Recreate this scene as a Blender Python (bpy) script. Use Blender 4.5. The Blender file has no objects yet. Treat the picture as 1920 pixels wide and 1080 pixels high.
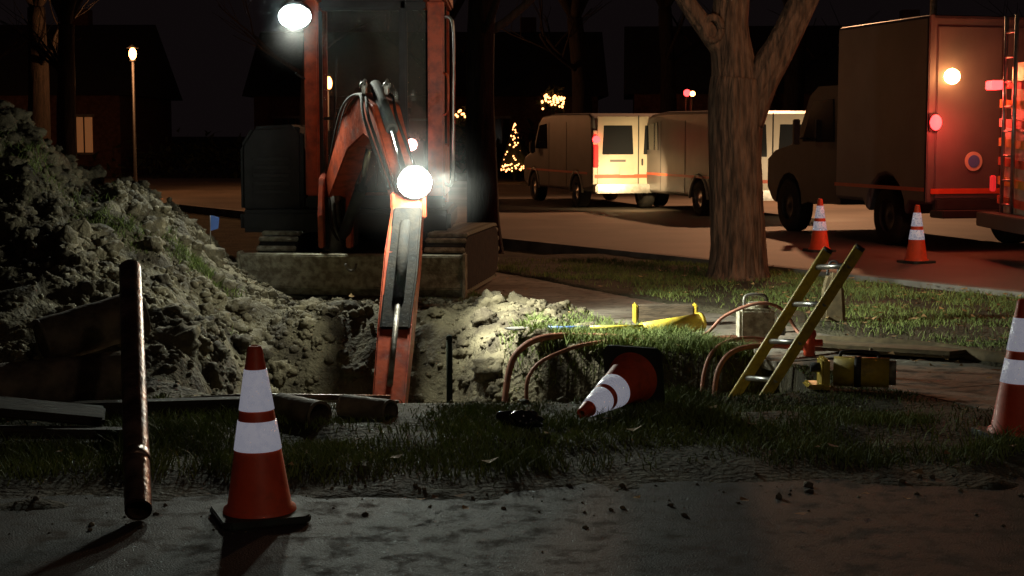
import bpy, bmesh, math, random
import numpy as np
from mathutils import Vector, Matrix, noise as mnoise
random.seed(7); rng=np.random.default_rng(7)
S=bpy.context.scene
S.view_settings.view_transform='Standard'; S.view_settings.look='None'; S.view_settings.exposure=0
R=math.radians

# ---------------------------------------------------------------- materials
def mat(name,a,b=None,scale=6,rough=.7,metal=0,bump=0,bscale=None,emit=None,estr=0,stretch=None,detail=6,ramp=(.35,.65),attr=None,spec=.5,bdist=.02,dirty=0):
    m=bpy.data.materials.new(name); m.use_nodes=True
    nt=m.node_tree; N=nt.nodes; L=nt.links; P=N['Principled BSDF']
    P.inputs['Roughness'].default_value=rough; P.inputs['Metallic'].default_value=metal
    P.inputs['Specular IOR Level'].default_value=spec
    b=b or tuple(c*.7 for c in a)
    tc=N.new('ShaderNodeTexCoord'); mp=N.new('ShaderNodeMapping'); L.new(tc.outputs['Object'],mp.inputs['Vector'])
    if stretch: mp.inputs['Scale'].default_value=stretch
    nz=N.new('ShaderNodeTexNoise'); nz.inputs['Scale'].default_value=scale; nz.inputs['Detail'].default_value=detail
    L.new(mp.outputs[0],nz.inputs['Vector'])
    cr=N.new('ShaderNodeValToRGB'); cr.color_ramp.elements[0].position=ramp[0]; cr.color_ramp.elements[1].position=ramp[1]
    cr.color_ramp.elements[0].color=(*b,1); cr.color_ramp.elements[1].color=(*a,1)
    if attr:
        at=N.new('ShaderNodeAttribute'); at.attribute_name=attr; L.new(at.outputs['Fac'],cr.inputs[0])
    else: L.new(nz.outputs[0],cr.inputs[0])
    col=cr.outputs[0]
    if dirty:
        n4=N.new('ShaderNodeTexNoise'); n4.inputs['Scale'].default_value=7; n4.inputs['Detail'].default_value=10; n4.inputs['Roughness'].default_value=.7
        L.new(tc.outputs['Object'],n4.inputs['Vector'])
        r4=N.new('ShaderNodeValToRGB'); r4.color_ramp.elements[0].position=.5; r4.color_ramp.elements[1].position=.68
        r4.color_ramp.elements[0].color=(0,0,0,1); r4.color_ramp.elements[1].color=(dirty,)*3+(1,)
        L.new(n4.outputs[0],r4.inputs[0]); mx=N.new('ShaderNodeMixRGB'); L.new(r4.outputs[0],mx.inputs[0]); L.new(col,mx.inputs[1]); mx.inputs[2].default_value=(.07,.055,.038,1); col=mx.outputs[0]
        ad=N.new('ShaderNodeMath'); ad.operation='MULTIPLY_ADD'; L.new(r4.outputs[0],ad.inputs[0]); ad.inputs[1].default_value=.5; ad.inputs[2].default_value=rough; ad.use_clamp=True; L.new(ad.outputs[0],P.inputs['Roughness'])
    L.new(col,P.inputs['Base Color'])
    if bump:
        n2=N.new('ShaderNodeTexNoise'); n2.inputs['Scale'].default_value=bscale or scale*3; n2.inputs['Detail'].default_value=8
        L.new(mp.outputs[0],n2.inputs['Vector'])
        bp=N.new('ShaderNodeBump'); bp.inputs['Strength'].default_value=bump; bp.inputs['Distance'].default_value=bdist
        L.new(n2.outputs[0],bp.inputs['Height']); L.new(bp.outputs[0],P.inputs['Normal'])
    if emit:
        P.inputs['Emission Color'].default_value=(*emit,1); P.inputs['Emission Strength'].default_value=estr
    m.cycles.emission_sampling='NONE'
    return m
M={}
M['dirt']=mat('dirt',(.165,.138,.085),(.045,.035,.022),4,.88,bump=.9,bscale=30,spec=.3)
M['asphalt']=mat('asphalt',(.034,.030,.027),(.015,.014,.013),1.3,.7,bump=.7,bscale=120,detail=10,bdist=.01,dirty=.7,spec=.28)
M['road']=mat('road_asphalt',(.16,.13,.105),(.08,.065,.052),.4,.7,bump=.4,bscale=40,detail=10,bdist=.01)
M['concrete']=mat('sidewalk_concrete',(.28,.25,.20),(.09,.07,.05),1.2,.75,bump=.4,bscale=60,detail=10,bdist=.01,dirty=1)
M['kerb']=mat('kerb_concrete',(.25,.23,.2),(.13,.11,.09),3,.85,bump=.3)
M['red']=mat('machine_paint_orange_red',(.48,.075,.025),(.22,.03,.015),9,.42,bump=.1,ramp=(.3,.55),dirty=.5)
M['black']=mat('black_paint',(.02,.02,.022),(.01,.01,.01),8,.55)
M['rubber']=mat('rubber',(.02,.02,.02),(.035,.03,.025),12,.9,bump=.3,spec=.2)
M['steel']=mat('worn_steel',(.30,.29,.27),(.12,.10,.08),10,.5,.6,bump=.2)
M['chrome']=mat('chrome_rod',(.6,.6,.6),(.5,.5,.5),4,.2,1)
M['mudsteel']=mat('muddy_steel',(.40,.375,.28),(.19,.16,.11),16,.88,.0,bump=.7,bscale=40,ramp=(.38,.62))
M['cone']=mat('cone_orange',(.80,.09,.03),(.55,.055,.02),9,.5,ramp=(.25,.5),dirty=.35)
M['reflglow']=mat('glowing_reflective_band',(.85,.85,.9),(.26,.24,.34),34,.3,ramp=(.38,.54),emit=(.85,.85,1),estr=.18,bump=.6,bscale=25)  # faint emission stands in for light thrown back by the bands
M['conebase']=mat('cone_base_rubber',(.03,.045,.035),(.015,.015,.015),9,.7,dirty=.4)
M['bark']=mat('bark',(.22,.125,.078),(.06,.035,.022),7,.9,bump=1,bscale=9,stretch=(3,3,.5),bdist=.06)
M['darkbark']=mat('dark_bark',(.04,.03,.025),(.016,.013,.011),7,.95,bump=1,stretch=(3,3,.5))
M['yellow']=mat('yellow_fiberglass',(.66,.48,.05),(.38,.26,.04),14,.45,ramp=(.3,.5),dirty=.6)
M['alu']=mat('aluminium',(.6,.6,.58),(.4,.4,.38),9,.35,.9)
M['wood']=mat('weathered_wood',(.13,.09,.055),(.05,.035,.022),6,.85,bump=.4,stretch=(1,6,6))
M['dwood']=mat('dark_wood',(.05,.038,.026),(.022,.017,.012),6,.85,bump=.4,stretch=(1,6,6))  # same grain as the other wood, in darker tones
M['hose']=mat('pink_hose',(.38,.15,.09),(.22,.09,.055),14,.6)
M['tarp']=mat('canvas_hose',(.16,.12,.06),(.08,.06,.03),12,.85)
M['white']=mat('white_van_paint',(.62,.54,.42),(.5,.44,.34),2,.4)
M['grey']=mat('grey_truck_paint',(.13,.115,.12),(.09,.08,.085),1.5,.5)
M['dgrey']=mat('dark_trim',(.03,.03,.032),(.02,.02,.02),5,.6)
M['orange']=mat('orange_stripe',(.7,.10,.03),(.6,.08,.03),5,.5)
M['blue']=mat('blue_mark',(.1,.2,.55),(.08,.16,.5),5,.5)
M['brick']=mat('brick_wall',(.14,.07,.05),(.08,.04,.028),9,.9,bump=.3)
M['roof']=mat('roof_shingle',(.05,.045,.04),(.03,.028,.025),9,.9)
M['leaf']=mat('fallen_leaf',(.50,.33,.14),(.18,.09,.04),9,.8,attr='v',ramp=(0,1))
M['grass']=mat('grass_blades',(.22,.27,.075),(.055,.08,.025),9,.75,attr='v',ramp=(0,1),spec=.2)
M['bush']=mat('dark_foliage',(.03,.045,.02),(.015,.02,.01),6,.9)
M['log']=mat('clay_pipe',(.24,.18,.12),(.09,.065,.042),9,.8,bump=.4)
M['pipe']=mat('rusty_iron_pipe',(.26,.16,.11),(.06,.035,.025),8,.34,.6,bump=.3,bscale=40,ramp=(.4,.65))
M['plate']=mat('yellow_panel',(.75,.5,.06),(.65,.42,.05),5,.4)
M['mudbag']=mat('black_plastic',(.012,.012,.013),(.02,.02,.02),9,.15)
def emat(n,c,s): return mat(n,c,c,emit=c,estr=s)
M['led']=emat('led_lens',(.80,1,.95),40)
M['warm']=emat('warm_bulb',(1,.36,.10),14)
M['warm2']=emat('string_bulb',(1,.38,.12),6)
M['redl']=emat('red_lens',(1,.03,.03),9)
M['pinkl']=emat('marker_lens',(1,.45,.4),12)
M['redd']=emat('red_lens_dim',(.8,.03,.03),.6)
M['amber']=emat('amber_lens',(1,.40,.12),26)
M['window_lit']=emat('lit_window',(1,.42,.15),.10)
g=bpy.data.materials.new('glass_dark'); g.use_nodes=True
p=g.node_tree.nodes['Principled BSDF']; p.inputs['Base Color'].default_value=(.02,.022,.025,1); p.inputs['Roughness'].default_value=.08
M['glass']=g
g=bpy.data.materials.new('cab_glass'); g.use_nodes=True
nt=g.node_tree; p=nt.nodes['Principled BSDF']; nt.nodes.remove(p)
tr=nt.nodes.new('ShaderNodeBsdfTransparent'); gl=nt.nodes.new('ShaderNodeBsdfGlossy'); gl.inputs['Roughness'].default_value=.05
df=nt.nodes.new('ShaderNodeBsdfDiffuse'); df.inputs[0].default_value=(.35,.37,.33,1)
m1=nt.nodes.new('ShaderNodeMixShader'); m1.inputs[0].default_value=.10; m2=nt.nodes.new('ShaderNodeMixShader'); m2.inputs[0].default_value=.06
nt.links.new(tr.outputs[0],m1.inputs[1]); nt.links.new(df.outputs[0],m1.inputs[2]); nt.links.new(m1.outputs[0],m2.inputs[1]); nt.links.new(gl.outputs[0],m2.inputs[2])
nt.links.new(m2.outputs[0],nt.nodes['Material Output'].inputs[0]); M['cabglass']=g

gm=bpy.data.materials.new('ground_soil_turf'); gm.use_nodes=True
nt=gm.node_tree; N=nt.nodes; L=nt.links; P=N['Principled BSDF']; P.inputs['Roughness'].default_value=.9; P.inputs['Specular IOR Level'].default_value=.3
tc=N.new('ShaderNodeTexCoord')
def nzn(sc,dt=8):
    n=N.new('ShaderNodeTexNoise'); n.inputs['Scale'].default_value=sc; n.inputs['Detail'].default_value=dt; L.new(tc.outputs['Object'],n.inputs['Vector']); return n
def rampn(src,a,b,p0=.35,p1=.65):
    c=N.new('ShaderNodeValToRGB'); c.color_ramp.elements[0].position=p0; c.color_ramp.elements[1].position=p1
    c.color_ramp.elements[0].color=(*a,1); c.color_ramp.elements[1].color=(*b,1); L.new(src,c.inputs[0]); return c
n1=nzn(4); d=rampn(n1.outputs[0],(.045,.035,.022),(.165,.14,.086)); n2=nzn(3); t=rampn(n2.outputs[0],(.04,.036,.02),(.08,.07,.04))
at=N.new('ShaderNodeAttribute'); at.attribute_name='dirt'
mx=N.new('ShaderNodeMixRGB'); L.new(at.outputs['Fac'],mx.inputs[0]); L.new(t.outputs[0],mx.inputs[1]); L.new(d.outputs[0],mx.inputs[2]); L.new(mx.outputs[0],P.inputs['Base Color'])
n3=nzn(28,10); bp=N.new('ShaderNodeBump'); bp.inputs['Strength'].default_value=1; bp.inputs['Distance'].default_value=.04
L.new(n3.outputs[0],bp.inputs['Height']); L.new(bp.outputs[0],P.inputs['Normal'])

# ---------------------------------------------------------------- builders
def empty(name,loc=(0,0,0),rz=0,rot=None):
    e=bpy.data.objects.new(name,None); S.collection.objects.link(e); e.location=loc
    e.rotation_euler=rot or (0,0,rz); e.empty_display_size=.2; return e
def finish(name,bm,m,parent=None,smooth=False):
    me=bpy.data.meshes.new(name); bm.normal_update(); bm.to_mesh(me); bm.free()
    o=bpy.data.objects.new(name,me); S.collection.objects.link(o)
    if m: me.materials.append(m)
    if smooth:
        for f in me.polygons: f.use_smooth=True
    if parent: o.parent=parent
    return o
def box(name,c,s,m,parent=None,rot=(0,0,0),bev=.012):
    bm=bmesh.new(); bmesh.ops.create_cube(bm,size=1)
    bmesh.ops.scale(bm,vec=s,verts=bm.verts)
    if bev:
        bmesh.ops.bevel(bm,geom=bm.edges[:],offset=min(bev,min(s)*.4),segments=2,affect='EDGES')
    o=finish(name,bm,m,parent); o.location=c; o.rotation_euler=rot; return o
def prism(name,prof,axis,t0,t1,m,parent=None,bev=.02,smooth=False):
    bm=bmesh.new()
    def mk(p,t):
        return {'x':(t,p[0],p[1]),'y':(p[0],t,p[1]),'z':(p[0],p[1],t)}[axis]
    a=[bm.verts.new(mk(p,t0)) for p in prof]; b=[bm.verts.new(mk(p,t1)) for p in prof]
    n=len(prof); bm.faces.new(a); bm.faces.new(b[::-1])
    for i in range(n): bm.faces.new((a[i],b[i],b[(i+1)%n],a[(i+1)%n]))
    bmesh.ops.recalc_face_normals(bm,faces=bm.faces)
    if bev: bmesh.ops.bevel(bm,geom=bm.edges[:],offset=bev,segments=2,affect='EDGES',clamp_overlap=True)
    return finish(name,bm,m,parent,smooth)
def catmull(pts,k=6):
    p=[Vector(q) for q in pts]; out=[]
    for i in range(len(p)-1):
        p0=p[max(i-1,0)];p1=p[i];p2=p[i+1];p3=p[min(i+2,len(p)-1)]
        for j in range(k):
            t=j/k; out.append(.5*((2*p1)+(p2-p0)*t+(2*p0-5*p1+4*p2-p3)*t*t+(3*p1-p0-3*p2+p3)*t**3))
    out.append(p[-1]); return out
def sweep(V,F,pts,rad,seg=10,jag=0,sx=1,caps=True):
    pts=[Vector(p) for p in pts]; n=len(pts)
    if not hasattr(rad,'__len__'): rad=[rad]*n
    if len(rad)!=n: rad=list(np.interp(np.linspace(0,len(rad)-1,n),range(len(rad)),rad))
    base=len(V); t=(pts[1]-pts[0]).normalized()
    u=t.orthogonal().normalized()
    for i,p in enumerate(pts):
        tt=(pts[min(i+1,n-1)]-pts[max(i-1,0)]).normalized()
        u=(u-tt*u.dot(tt)).normalized(); w=tt.cross(u)
        for k in range(seg):
            a=2*math.pi*k/seg; r=rad[i]
            if jag:
                q=Vector((math.cos(a)*7,math.sin(a)*7,p.z*1.1+p.x))
                r*=1+jag*(mnoise.noise(q)+.6*mnoise.noise(q*.35))
            v=p+u*math.cos(a)*r*sx+w*math.sin(a)*r
            V.append(tuple(v))
    for i in range(n-1):
        for k in range(seg):
            F.append((base+i*seg+k,base+i*seg+(k+1)%seg,base+(i+1)*seg+(k+1)%seg,base+(i+1)*seg+k))
    if caps:
        F.append(tuple(base+k for k in range(seg))[::-1]); F.append(tuple(base+(n-1)*seg+k for k in range(seg)))
def meshobj(name,V,F,m,parent=None,smooth=True):
    me=bpy.data.meshes.new(name); me.from_pydata([tuple(v) for v in V],[],F); me.update()
    if smooth:
        me.polygons.foreach_set('use_smooth',[len(f.vertices)<=4 for f in me.polygons])
    o=bpy.data.objects.new(name,me); S.collection.objects.link(o); me.materials.append(m)
    if parent: o.parent=parent
    return o
def tube(name,pts,r,m,parent=None,seg=12,curve=False,**k):
    V=[];F=[]; 
    if curve: pts=catmull(pts)
    sweep(V,F,pts,r,seg,**k); return meshobj(name,V,F,m,parent)
def cyl(name,a,b,r,m,parent=None,seg=24,r2=None): return tube(name,[a,b],[r,r2 if r2 is not None else r],m,parent,seg)
def beam(name,pts,w,h,m,parent=None):
    pts=[Vector(p) for p in pts]; n=len(pts); V=[];F=[]
    for i,p in enumerate(pts):
        t=(pts[min(i+1,n-1)]-pts[max(i-1,0)]).normalized()
        s=t.cross(Vector((0,0,1)));
        if s.length<.2: s=Vector((1,0,0))
        s.normalize()
        if s.x<0: s=-s
        u=s.cross(t).normalized()
        for a,b in((-1,-1),(1,-1),(1,1),(-1,1)): V.append(p+s*a*w[i]/2+u*b*h[i]/2)
    for i in range(n-1):
        for k in range(4): F.append((i*4+k,i*4+(k+1)%4,(i+1)*4+(k+1)%4,(i+1)*4+k))
    F.append((3,2,1,0)); F.append(tuple((n-1)*4+k for k in range(4)))
    bm=bmesh.new(); vs=[bm.verts.new(v) for v in V]
    for f in F: bm.faces.new([vs[i] for i in f])
    bmesh.ops.recalc_face_normals(bm,faces=bm.faces)
    bmesh.ops.bevel(bm,geom=bm.edges[:],offset=.012,segments=2,affect='EDGES',clamp_overlap=True)
    return finish(name,bm,m,parent)
def lathe(name,prof,m,parent=None,seg=40):
    V=[];F=[];n=len(prof)
    for r,z in prof:
        for k in range(seg):
            a=2*math.pi*k/seg; V.append((r*math.cos(a),r*math.sin(a),z))
    for i in range(n-1):
        for k in range(seg): F.append((i*seg+k,i*seg+(k+1)%seg,(i+1)*seg+(k+1)%seg,(i+1)*seg+k))
    return meshobj(name,V,F,m,parent)
def ball(name,c,r,m,parent=None,sc=(1,1,1),sub=2):
    bm=bmesh.new(); bmesh.ops.create_icosphere(bm,subdivisions=sub,radius=r); bmesh.ops.scale(bm,vec=sc,verts=bm.verts)
    o=finish(name,bm,m,parent,True); o.location=c; return o
def light(name,kind,loc,e,col,parent=None,size=.05,aim=None,angle=None,blend=.5):
    l=bpy.data.lights.new(name,kind); l.energy=e; l.color=col; l.shadow_soft_size=size
    o=bpy.data.objects.new(name,l); S.collection.objects.link(o); o.location=loc
    if kind=='SPOT': l.spot_size=angle; l.spot_blend=blend
    if aim is not None: o.rotation_euler=(Vector(aim)-Vector(loc)).to_track_quat('-Z','Y').to_euler()
    if parent: o.parent=parent
    return o

# ---------------------------------------------------------------- terrain
T=rng.random((256,256))
def vn(x,y,o=0):
    x=np.asarray(x,float)+o*17.3; y=np.asarray(y,float)+o*9.7
    xi=np.floor(x).astype(int); yi=np.floor(y).astype(int); fx=x-xi; fy=y-yi
    fx=fx*fx*(3-2*fx); fy=fy*fy*(3-2*fy)
    a=T[xi%256,yi%256];b=T[(xi+1)%256,yi%256];c=T[xi%256,(yi+1)%256];d=T[(xi+1)%256,(yi+1)%256]
    return (a*(1-fx)+b*fx)*(1-fy)+(c*(1-fx)+d*fx)*fy
def fbm(x,y,s,oc=4,o=0,gain=.5):
    r=0;a=1;t=0
    for i in range(oc):
        r=r+a*vn(x*s*2**i,y*s*2**i,o+i); t+=a; a*=gain
    return r/t
def ss(a,b,x):
    t=np.clip((x-a)/(b-a),0,1); return t*t*(3-2*t)
EX,EY=4.76,15.2; DU=np.array([-.53,.848]); PN=np.array([.848,.53])
SX,SY=1.17,13.5; SU=np.array([-.42,.9075]); SN=np.array([.9075,.42])
def roadd(x,y): return (x-EX)*PN[0]+(y-EY)*PN[1]
def walkd(x,y):
    n=(x-SX)*SN[0]+(y-SY)*SN[1]; return np.maximum(-n-.52,n-.72)
def fgedge(x): return 6.95+.10*x
def pitm(x,y):
    w=.14*(fbm(x,y,2.5,3,5)-.5)
    near=np.interp(x,[-2.2,-1.5,0,1,1.8],[9.7,9.25,9.2,9.4,9.6])+w
    far=np.interp(x,[-2.2,-.4,.25,.8,1.8],[13.1,13.0,11.55,11.3,11.0])+w
    wf=np.interp(x,[-.2,.3],[1.6,.14])
    q=np.minimum(np.minimum((y-near)/.12,(far-y)/wf),np.minimum((x+2.15+w)/.7,(1.86+w*.5-x)/.12))
    return np.clip(q,0,1)
def billow(x,y,s,oc,o): 
    r=0;a=1;t=0
    for i in range(oc):
        r=r+a*np.abs(vn(x*s*2**i+i*.3,y*s*2**i,o+i)*2-1); t+=a;a*=.58
    return r/t
def dirtmask(x,y):
    n=fbm(x,y,2.2,4,21)
    a=ss(9.0,9.5,y+.6*(n-.5))*ss(14.9,14.2,y-(x<-2.4)*3-.5*(n-.5))*ss(.75,.2,x+.7*(n-.5))
    b=ss(.05,.4,pitm(x,y))
    c=ss(.45,.0,np.abs(y-fgedge(x)))*ss(.38,.6,n)*.9
    return np.clip(np.maximum(np.maximum(a,b),c),0,1)
def H(x,y):
    x=np.asarray(x,float); y=np.asarray(y,float)
    xw=x+.5*(fbm(x,y,1.1,3,71)-.5); yw=y+.6*(fbm(x,y,.9,3,75)-.5)
    prof=np.interp(xw,[-9,-8,-6.2,-4.7,-4.2,-3.7,-3.3,-2.95,-2.7,-2.4,-2.0],[0,1.2,2.15,1.9,1.45,1.10,.94,.72,.45,.22,.0])
    sy=np.where(yw<13.5,1.55,1.7)
    m1=prof*np.exp(-((yw-13.5)**2)/(2*sy**2))
    m1=m1+.06*np.exp(-((x+.6)**2)/(2*1.5**2)-((y-13.35)**2)/(2*.45**2))
    m1=m1+.28*np.exp(-((x+3.1)**2)/(2*.8**2)-((y-10.6)**2)/(2*.8**2))
    p=pitm(x,y); dirt=dirtmask(x,y)
    lump=.36*(.5-billow(x,y,1.5,5,11))
    nb=1-.75*ss(-3.0,-2.4,x)*ss(13.3,13.9,y)
    back=ss(9.2,10.2,y)
    z=m1+dirt*back*nb*(lump*(.75+.8*np.clip(m1,0,1)) + .07*(fbm(x,y,7,3,3)-.5)+.02) 
    turf=.025+.05*(fbm(x,y,1.5,3,2)-.4)+.05*(fbm(x,y,3,2,9)-.5)*ss(9.5,8.5,y)
    turf=turf*(1-.8*ss(8.6,9.1,y)*ss(10.2,9.7,y)*np.maximum(ss(.9,.2,x),ss(1.0,1.3,x)))
    z=z+turf*(1-dirt)
    z=z-p*p*(3-2*p)*1.15
    z=z-.05*ss(.10,-.35,y-fgedge(x)-.35*(fbm(x,y,2.3,4,4)-.5))-(z)*ss(0,-.6,y-fgedge(x))
    low=np.maximum(ss(-.05,.08,roadd(x,y)),ss(.03,-.08,walkd(x,y)+.12*(fbm(x,y,3,3,14)-.5))*(1-np.clip(p*4,0,1)))
    return z*(1-low)+(-.05)*low
fx=np.arange(-8,8.5,.045); fy=np.arange(5.2,20.5,.045)
def grow(s,e,st):
    o=[];v=s;k=st
    while abs(v-s)<e: k*=1.35; v+=k; o.append(v)
    return o
xs=np.array(grow(fx[0],500,-.05)[::-1]+list(fx)+grow(fx[-1],500,.05)); ys=np.array(grow(fy[0],300,-.05)[::-1]+list(fy)+grow(fy[-1],900,.05))
X,Y=np.meshgrid(xs,ys); Z=H(X,Y)
far=np.maximum(ss(20.4,21.5,Y),ss(5.3,4.6,Y)); Z=Z*(1-far)+(-.05)*far
nx,ny=len(xs),len(ys)
co=np.stack([X,Y,Z],-1).reshape(-1,3)
i=np.arange(nx-1)[None,:]+np.arange(ny-1)[:,None]*nx
fc=np.stack([i,i+1,i+1+nx,i+nx],-1).reshape(-1,4)
def npmesh(name,co,fc,m,attrs=None,smooth=True,parent=None):
    me=bpy.data.meshes.new(name); k=fc.shape[1]
    me.vertices.add(len(co)); me.vertices.foreach_set('co',co.astype(np.float32).ravel())
    me.loops.add(fc.size); me.loops.foreach_set('vertex_index',fc.astype(np.int32).ravel())
    me.polygons.add(len(fc)); me.polygons.foreach_set('loop_start',np.arange(0,fc.size,k,dtype=np.int32))
    me.update(calc_edges=True); me.polygons.foreach_set('use_smooth',np.full(len(fc),smooth))
    for n,v in (attrs or {}).items():
        a=me.attributes.new(n,'FLOAT','POINT'); a.data.foreach_set('value',v.astype(np.float32).ravel())
    me.materials.append(m); o=bpy.data.objects.new(name,me); S.collection.objects.link(o)
    if parent:o.parent=parent
    return o
dm=dirtmask(X,Y)*(1-far)
npmesh('ground',co,fc,gm,{'dirt':dm})
def hz(x,y): return float(H(np.array([x]),np.array([y]))[0])

def sheet(name,poly,z,m):
    me=bpy.data.meshes.new(name); me.from_pydata([(a,b,z) for a,b in poly],[],[tuple(range(len(poly)))]); me.materials.append(m)
    o=bpy.data.objects.new(name,me); S.collection.objects.link(o); return o
ex=np.arange(-40,40.1,.5)
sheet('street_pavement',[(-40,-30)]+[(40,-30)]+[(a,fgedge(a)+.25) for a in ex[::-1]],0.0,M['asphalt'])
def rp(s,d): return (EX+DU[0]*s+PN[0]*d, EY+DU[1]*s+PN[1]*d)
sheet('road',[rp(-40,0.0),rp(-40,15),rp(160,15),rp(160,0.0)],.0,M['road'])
V=[];F=[]
for d,z in((-.16,-.05),(-.16,.09),(-.02,.09),(.0,.075),(.0,-.05)):
    for s in(-40,160): a=rp(s,d); V.append((a[0],a[1],z))
for k in range(4): F.append((k*2,k*2+1,k*2+3,k*2+2))
meshobj('kerb',V,F,M['kerb'],smooth=False)
def wp(s,d): return (SX+SU[0]*s+SN[0]*d, SY+SU[1]*s+SN[1]*d)
V=[];F=[]; s=-6.8
while s<7.0:
    b=len(V); zz=[random.uniform(.002,.014) for _ in range(4)]
    for (a,d),z in zip(((s,-.52),(s,.72),(s+1.36,.72),(s+1.36,-.52)),zz): q=wp(a,d); V.append((q[0],q[1],z))
    for (a,d) in((s,-.52),(s,.72),(s+1.36,.72),(s+1.36,-.52)): q=wp(a,d); V.append((q[0],q[1],-.06))
    F+= [(b,b+1,b+2,b+3),(b,b+4,b+5,b+1),(b+1,b+5,b+6,b+2),(b+2,b+6,b+7,b+3),(b+3,b+7,b+4,b)]
    s+=1.38
meshobj('sidewalk',V,F,M['concrete'],smooth=False)

# clods
def ico(sub):
    bm=bmesh.new(); bmesh.ops.create_icosphere(bm,subdivisions=sub,radius=1); v=np.array([q.co[:] for q in bm.verts]); f=np.array([[w.index for w in q.verts] for q in bm.faces]); bm.free(); return v,f
def clods(name,pos,size,m,sub,smooth=True):
    v,f=ico(sub); C=[];Fc=[]
    tmp=[]
    for t in range(10):
        o=rng.random(3)*50; q=np.array([a*(1+.5*mnoise.noise(Vector(a*1.3+o))+.5*mnoise.noise(Vector(a*3.1+o))+(.22*mnoise.noise(Vector(a*7+o)) if sub>2 else 0)) for a in v]); tmp.append(q)
    for k,(p,s) in enumerate(zip(pos,size)):
        a=rng.random()*6.28; c,sn=math.cos(a),math.sin(a); q=tmp[k%10]*(rng.random(3)*.5+.75)*s
        q=np.stack([q[:,0]*c-q[:,1]*sn,q[:,0]*sn+q[:,1]*c,q[:,2]*.8],-1)+p; C.append(q); Fc.append(f+k*len(v))
    return npmesh(name,np.concatenate(C),np.concatenate(Fc),m,smooth=smooth)
def scatter(n,x0,x1,y0,y1,fn):
    x=rng.uniform(x0,x1,n); y=rng.uniform(y0,y1,n); w=fn(x,y); k=rng.random(n)<w; x=x[k];y=y[k]; return x,y,H(x,y)
dfn=lambda x,y: dirtmask(x,y)*(pitm(x,y)<.9)*(y>9.2)*(.2+.8*ss(.4,.6,fbm(x,y,1.7,3,61)))
x,y,z=scatter(24000,-6,1.0,9.2,16,dfn); s=np.minimum(rng.gamma(2,.006,len(x))+.008,.05)
clods('dirt_crumbs',np.stack([x,y,z+s*.2],-1),s,M['dirt'],1)
x,y,z=scatter(1700,-6,.9,9.6,14.6,dfn); s=np.minimum(rng.gamma(2.2,.015,len(x))+.028,.15); s=np.where((x>-2.6)&(y>13.6),s*.5,s)
clods('dirt_clods',np.stack([x,y,z+s*.1],-1),s,M['dirt'],3)
x,y,z=scatter(900,-3,6,5.6,7.5,lambda x,y:ss(.7,0,np.abs(y-fgedge(x)+.05))*.8+.03); s=rng.gamma(1.3,.004,len(x))+.003
clods('gravel',np.stack([x,y,np.maximum(z,0)+s*.2],-1),s,M['dirt'],1)

# grass
def blades(name,x,y,hgt,wid,m,lean=.5):
    n=len(x); z=H(x,y)-.005; a=rng.random(n)*6.283; la=rng.random(n)*6.283; h=hgt*(rng.random(n)*.7+.5); ln=h*lean*(rng.random(n)+.3)
    dx=np.cos(a)*wid/2; dy=np.sin(a)*wid/2; lx=np.cos(la)*ln; ly=np.sin(la)*ln
    P=np.stack([np.stack([x-dx,y-dy,z],-1),np.stack([x+dx,y+dy,z],-1),np.stack([x+dx*.7+lx*.35,y+dy*.7+ly*.35,z+h*.6],-1),np.stack([x-dx*.7+lx*.35,y-dy*.7+ly*.35,z+h*.6],-1),np.stack([x+lx,y+ly,z+h],-1)],1)
    b=np.arange(n)[:,None]*5
    f=np.concatenate([b+np.array([[0,1,2]]),b+np.array([[0,2,3]]),b+np.array([[3,2,4]])])
    v=np.repeat(np.clip(fbm(x,y,1.3,3,31)*1.2-.2+rng.random(n)*.5-.1,0,1),5)
    return npmesh(name,P.reshape(-1,3),f,m,{'v':v})
gfn=lambda x,y:(1-ss(.2,.6,dirtmask(x,y)))*(walkd(x,y)>.03)*(roadd(x,y)<-.18)*ss(.0,.5,y-fgedge(x)-.35*(fbm(x,y,2.3,4,4)-.5))*(pitm(x,y)<.05)*(.1+.9*ss(.36,.56,fbm(x,y,1.9,3,41)))
xa,ya,_=scatter(170000,-4,5.2,6.6,11.8,gfn); hh=(.025+.075*fbm(xa,ya,2.4,3,51)**1.5*1.5)*(1-.55*ss(8.3,9.0,ya)*np.maximum(ss(1.0,.3,xa),ss(1.0,1.3,xa)))
xb,yb,_=scatter(90000,-1,8,11.8,19.5,gfn); hb=.04+.03*fbm(xb,yb,2,2,51)
xc,yc,_=scatter(60000,-.2,2.0,9.9,12.2,lambda x,y:ss(-.2,.3,x)*(walkd(x,y)>0)*((np.abs(pitm(x,y)-.17)<.17)|(pitm(x,y)<.02))*.5*(1-(x>1.1)*(y<11.0)))
blades('grass',np.concatenate([xa,xb,xc]),np.concatenate([ya,yb,yc]),np.concatenate([hh,hb,xc*0+.11]),.007,M['grass'],.9)
xt=[];yt=[]
for cx,cy,n,r in((-2.55,13.0,900,.16),(-1.75,11.7,500,.12),(-1.0,11.9,700,.15),(-.25,11.6,600,.15),(.1,11.2,500,.15),(-3.1,12.4,500,.15),(-3.9,12.9,700,.3),(-4.6,12.6,700,.3)):
    xt.append(rng.normal(cx,r,n)); yt.append(rng.normal(cy,r*.6,n))
blades('grass_tufts',np.concatenate(xt),np.concatenate(yt),.07,.007,M['grass'],1.2)
x,y,z=scatter(2800,-2.5,8,6.3,18,lambda x,y:(pitm(x,y)<.05)*(.09+.6*ss(1.5,3.0,x)*ss(9,11,y))*(roadd(x,y)<0)*(dirtmask(x,y)<.5))
n=len(x); a=rng.random(n)*6.28; r=rng.uniform(.02,.045,n); z=np.maximum(z,0)+.03+rng.random(n)*.03
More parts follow.
